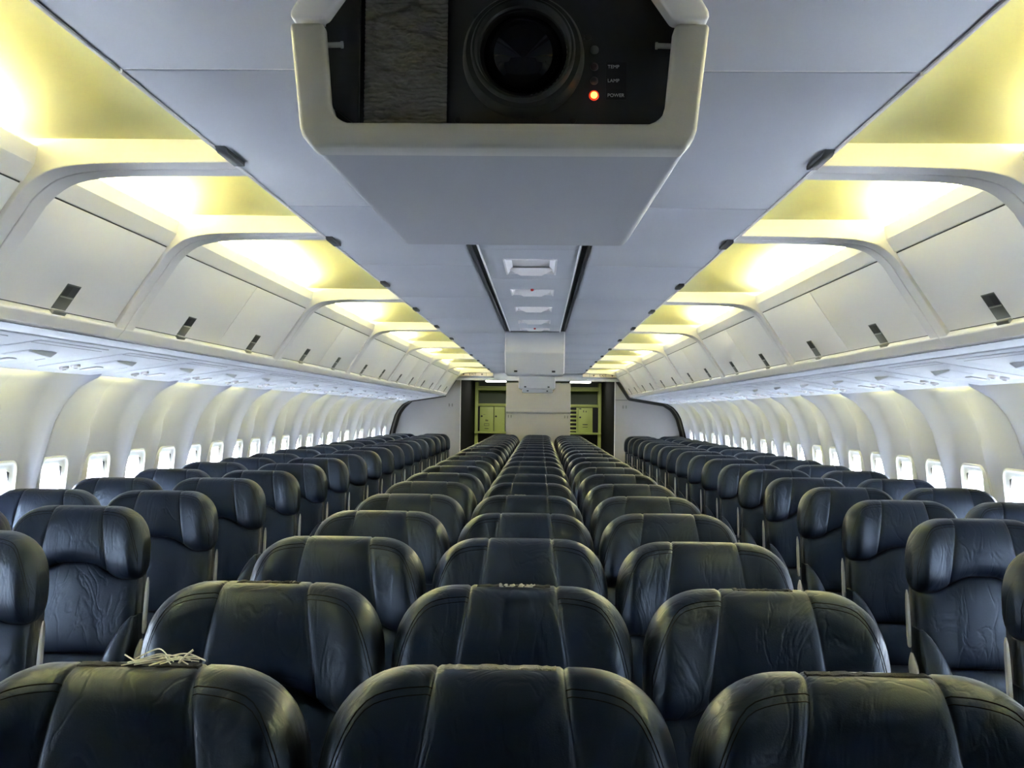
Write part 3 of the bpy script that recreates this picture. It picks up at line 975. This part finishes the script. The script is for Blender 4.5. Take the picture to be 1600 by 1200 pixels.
def pillow(X, ztop, zbot, thick, seams_s, seam_x, wing=0.0, ncol=None, nphi=36, pw=3.0, groove=0.004, endp=8, y0=0.0, zref=0.0, round_top=True, side_seams=None):
    """closed upholstered pad: columns across, each a rounded loop front-top-back-bottom.
    seam_x(z): half-distance of the sewn seams from the middle; s = +-0.4 are the seam columns."""
    S_ = []
    base = [-1, -0.993, -0.982, -0.967, -0.948, -0.925, -0.895, -0.86, -0.82, -0.78, -0.735, -0.69, -0.645, -0.60, -0.56, -0.52, -0.46, -0.425, -0.408, -0.4, -0.392, -0.375, -0.33, -0.25, -0.15, -0.05]
    S_ = base + [-q for q in reversed(base)]
    loops = []
    global PIL_S
    PIL_S = S_
    for s in S_:
        a = abs(s)
        loop = []
        # rough x for profile heights (uses mid-height seam distance)
        for k in range(nphi):
            ph = 2 * PI * k / nphi
            c, d = math.cos(ph), math.sin(ph)
            cy = math.copysign(abs(c) ** (2 / pw), c)      # +1 back, -1 front
            cz = math.copysign(abs(d) ** (2 / pw), d)      # +1 top
            xs0 = seam_x(0.5)
            x = None
            xg = a / 0.4 * xs0 if a <= 0.4 else xs0 + (a - 0.4) / 0.6 * (X - xs0)
            zt, zb = ztop(xg), zbot(xg)
            zc, hz = (zt + zb) / 2, (zt - zb) / 2
            zz = zc + hz * cz
            tz = (zz - zbot(0)) / (ztop(0) - zbot(0))
            xs = seam_x(max(0.0, min(1.0, tz)))
            xx = a / 0.4 * xs if a <= 0.4 else xs + (a - 0.4) / 0.6 * (X - xs)
            e = 1 - 0.40 * (xg / X) ** (endp + 6)
            T = thick * e
            gv = groove * math.exp(-((a - 0.4) / 0.010) ** 2) if seams_s else 0
            if gv:
                zz -= gv * cz
            yy = T * 0.5 * cy
            if cy < 0:
                w_ = wing * sm(0.40, 0.86, a) * (1 - 0.75 * sm(0.80, 1.0, a))
                bul = 0.004 * math.cos(a / 0.4 * PI / 2) if a < 0.4 else 0
                yy += (-w_ - bul + gv) * (-cy)
            loop.append((math.copysign(xx, s), y0 + yy + (thick * 0.5), zz))
        loops.append(loop)
    return MB().loft(loops)


def seat_top(x):
    x = abs(x)
    a, b = 0.115, 0.135
    q = max(0.0, (x - (HX - a)) / a)
    return -0.004 * (x / HX) ** 2 - b * (1 - max(0.0, 1 - q ** 2.15) ** (1 / 2.15))


def seat_bot(x):
    x = abs(x)
    q = max(0.0, (x - (HX - 0.03)) / 0.03)
    return -0.197 - 0.055 * sm(0.03, 0.165, x) + 0.035 * (1 - math.sqrt(max(0.0, 1 - q * q)))


def lean(mb, k=TILT):
    """shear the upholstery back with height about the headrest top"""
    return mb.xf(lambda x, y, z: (x, y + k * z, z + ZT))


def make_seat():
    r = thing('aircraft_seat', (0, 0, 0), 'x', 'seat', 'seats')
    hr = lean(pillow(HX, seat_top, seat_bot, 0.125, True, lambda t: 0.118 - 0.030 * t, wing=0.021, y0=-0.012))
    hd_ = hr.build('headrest', M['leather'], r, angle=180)
    # sewn piping round the side wings, lying on the leather
    nphi = 36
    cols = PIL_S
    for sg in (-1, 1):
        for kk, rr in ((12.6, 0.0010), (13.5, 0.0008)):
            pts = []
            cand = [i for i, q in enumerate(cols) if sg * q >= 0.4 - 1e-6 and abs(q) <= 0.965]
            cand.sort(key=lambda i: abs(cols[i]))

            def on(ci_, kf):
                k0 = int(kf)
                p0, p1 = Vector(hr.v[ci_ * nphi + k0]), Vector(hr.v[ci_ * nphi + (k0 + 1) % nphi])
                return p0.lerp(p1, kf - k0)
            for i in cand:
                a_ = abs(cols[i])
                kf = kk + 6.5 * sm(0.66, 1.02, a_) ** 1.5
                pts.append(on(i, kf))
            last = cand[-1]
            kf += 0.8
            while kf < 22.5:
                pts.append(on(last, kf))
                kf += 0.8
            pts = [p + Vector((0, -0.0004, 0.0002)) for p in pts]
            MB().tube(pts, rr, 6).build('piping', M['piping'], r)
    # back cushion below the headrest
    bx = 0.222
    bt = lambda x: -0.190 - 0.05 * sm(0.03, 0.165, abs(x))
    bb = lambda x: -0.508
    lean(pillow(bx, bt, bb, 0.10, False, lambda t: 0.10, y0=0.016, pw=4.5, endp=10)).build('back_cushion', M['leather'], r, angle=180)
    lean(pillow(bx, lambda x: -0.506, lambda x: -0.70, 0.105, False, lambda t: 0.10, y0=0.014, pw=3.5, endp=10)).build('lumbar_cushion', M['leather'], r, angle=180)
    # crescent side bolsters
    for s in (-1, 1):
        loops = []
        for k in range(15):
            t = k / 14
            zz = -0.375 - 0.33 * t
            xi = 0.214 - 0.094 * math.sin(min(1.0, t * 1.5) * PI / 2) ** 0.8
            xo = 0.228
            w_ = (xo - xi)
            fwd = 0.014 + 0.062 * math.sin(min(1, t * 1.6) * PI / 2)
            lp = []
            for q in range(12):
                an = PI * q / 11
                lp.append((s * ((xi + xo) / 2 - w_ / 2 * math.cos(an)), 0.022 - fwd * math.sin(an) ** 0.6, zz))
            lp += [(s * xo, 0.10, zz), (s * xi, 0.10, zz)]
            loops.append(lp)
        lean(MB().loft(loops)).build('side_bolster', M['leather'], r, angle=60)
    # bottom cushion, hard back shell, feet
    def cush(x0, x1, y0, y1, z0, z1):
        return MB().box(x0, x1, y0, y1, z0, z1)
    cush(-0.228, 0.228, -0.58, -0.06, 0.335, 0.455).build('seat_cushion', M['leather'], r, bevel=0.035, seg=4, angle=60)
    sh = []
    for k in range(10):
        t = k / 9
        zz = -0.085 - 0.70 * t
        hw = 0.205 + 0.018 * min(1, t * 4)
        sh.append([(-hw, 0.09, zz), (hw, 0.09, zz), (hw, 0.128, zz), (hw * 0.9, 0.150, zz), (-hw * 0.9, 0.150, zz), (-hw, 0.128, zz)])
    lean(MB().loft(sh)).build('back_shell', M['shell'], r, bevel=0.006)
    m = MB()
    for s in (-1, 1):
        m.box(s * 0.17 - 0.02, s * 0.17 + 0.02, -0.46, -0.42, 0.0, 0.30).box(s * 0.17 - 0.02, s * 0.17 + 0.02, -0.16, -0.12, 0.0, 0.30).box(s * 0.17 - 0.022, s * 0.17 + 0.022, -0.50, -0.08, 0.0, 0.02)
    m.box(-0.235, 0.235, -0.52, -0.08, 0.29, 0.334)
    m.build('seat_base', M['dark'], r)
    return r


def armrest(r, s):
    """raised armrest standing between the backs"""
    x = s * 0.254
    m = MB()
    loops = []
    for zz, w_, d in ((-0.245, 0.002, 0.006), (-0.262, 0.005, 0.011), (-0.30, 0.0072, 0.013), (-0.40, 0.0078, 0.014), (-0.432, 0.007, 0.012), (-0.438, 0.004, 0.008)):
        loops.append([(x + w_ * math.cos(a), 0.05 + d * math.sin(a), zz) for a in [PI / 4 + PI / 2 * k for k in range(4)]])
    a = lean(m.loft(loops)).build('armrest', M['arm'], r, bevel=0.003)
    # oval pivot cover below it
    lp = []
    for k in range(9):
        t = k / 8
        zz = -0.452 - 0.105 * t
        w_ = 0.003 + 0.011 * math.sin(PI * t)
        d = 0.010 + 0.022 * math.sin(PI * t)
        lp.append([(x + w_ * math.cos(q), 0.030 - 0.02 * t + d * math.sin(q), zz) for q in [2 * PI * j / 8 for j in range(8)]])
    lean(MB().loft(lp)).build('armrest_pivot', M['arm'], r)
    return a


proto_plain = make_seat()
proto = copy_tree(proto_plain)
armrest(proto, 1)
proto_edge = copy_tree(proto)
armrest(proto_edge, -1)
PROTOS = [proto, proto_edge, proto_plain]
XC = [('left window column', -2.093), ('left aisle column', -1.585), ('left column of the centre block', -0.508), ('middle column of the centre block', 0.0), ('right column of the centre block', 0.508), ('right aisle column', 1.585), ('right window column', 2.093)]
first_row = [3, 2, 0, 0, 0, 2, 3]
fresh = {0: True, 1: True, 2: True}
rng = random.Random(3)


def strip(seat, m_, w_, name='hook_tape', dx=0.0, th=0.004, dy=0.05):
    k = 24
    prs = [(-w_ / 2 + w_ * q / k + dx) for q in range(k + 1)]
    lp = []
    for q, x in enumerate(prs):
        h = th * (0.6 + 0.7 * rng.random())
        yy = dy + TILT * 0
        dd = 0.011 * (0.85 + 0.3 * rng.random())
        z0 = ZT + seat_top(x) - 0.0025
        lp.append([(x, yy - dd, z0), (x, yy - dd * 0.9, z0 + h), (x, yy + dd * 0.9, z0 + h), (x, yy + dd, z0)])
    return MB().loft(lp).build(name, m_, seat)


for ci, (cname, x) in enumerate(XC):
    edge = 1 if ci in (2, 5) else 2 if ci == 6 else 0
    cnt = 0
    for k in range(first_row[ci], NROW):
        src = PROTOS[edge]
        if fresh[edge]:
            r = src
            fresh[edge] = False
        else:
            r = copy_tree(src) if not src.get('tape') else None
        r.location = (x + rng.uniform(-0.003, 0.003), row_y[k] - 0.01, rng.uniform(-0.003, 0.003))
        r.rotation_euler = (rng.uniform(-0.006, 0.006), 0, rng.uniform(-0.008, 0.008))
        r['group'] = 'seats in the ' + cname
        r['label'] = 'dark navy leather seat, %s from the camera in the %s' % (ORD[cnt], cname)
        r['_k'] = '%d_%d' % (ci, k)
        cnt += 1
seat_at = {o['_k']: o for o in COL.objects if '_k' in o}
for o in list(seat_at.values()):
    del o['_k']
s = seat_at['2_0']
strip(s, M['velcro_dark'], 0.17)
s['label'] = 'nearest dark seat on the left of the centre block, loose white threads on top'
th = MB()
for q in range(12):
    x0 = 0.035 + rng.uniform(-0.03, 0.03)
    pts = []
    ang, bend, hgt, ln = rng.uniform(-0.8, 0.8), rng.uniform(1.5, 4.5), rng.uniform(0.002, 0.013), rng.uniform(0.05, 0.095)
    for j in range(15):
        t = j / 14
        pts.append((x0 - ln / 2 + ln * t + 0.004 * math.sin(5 * t + ang), 0.045 + 0.020 * math.sin(ang + t * bend), ZT + 0.003 + hgt * math.sin(PI * t) + 0.0014 * (q % 4)))
    th.tube(pts, 0.0009, 6)
th.tube([(0.055, 0.05, ZT + 0.004), (0.068, 0.035, ZT + 0.016), (0.078, 0.04, ZT + 0.024)], 0.0016, 5)
th.tube([(-0.005, 0.05, ZT + 0.004), (-0.015, 0.045, ZT + 0.012), (-0.02, 0.045, ZT + 0.015)], 0.0012, 5)
o = th.build('loose_threads', M['thread'], s)
o['label'] = 'white loose threads'
strip(strip_seat := seat_at['3_0'], M['velcro_pale'], 0.155)
strip_seat['label'] = 'nearest dark seat in the middle of the centre block, frayed pale strip on top'
strip(seat_at['4_0'], M['velcro_dark'], 0.17)
seat_at['4_0']['label'] = 'nearest dark seat on the right of the centre block, black strip on top'
strip(seat_at['3_1'], M['velcro_dark'], 0.15)
strip(seat_at['3_1'], M['velcro_pale'], 0.08, dx=0.01, th=0.005)
strip(seat_at['2_1'], M['velcro_dark'], 0.13)
strip(seat_at['2_1'], M['velcro_pale'], 0.012, dx=0.05)
strip(seat_at['4_1'], M['velcro_dark'], 0.12)
strip(seat_at['4_1'], M['velcro_pale'], 0.006, dx=-0.055)
strip(seat_at['4_1'], M['velcro_pale'], 0.006, dx=0.055)
strip(seat_at['3_4'], M['velcro_pale'], 0.05, dx=-0.03)
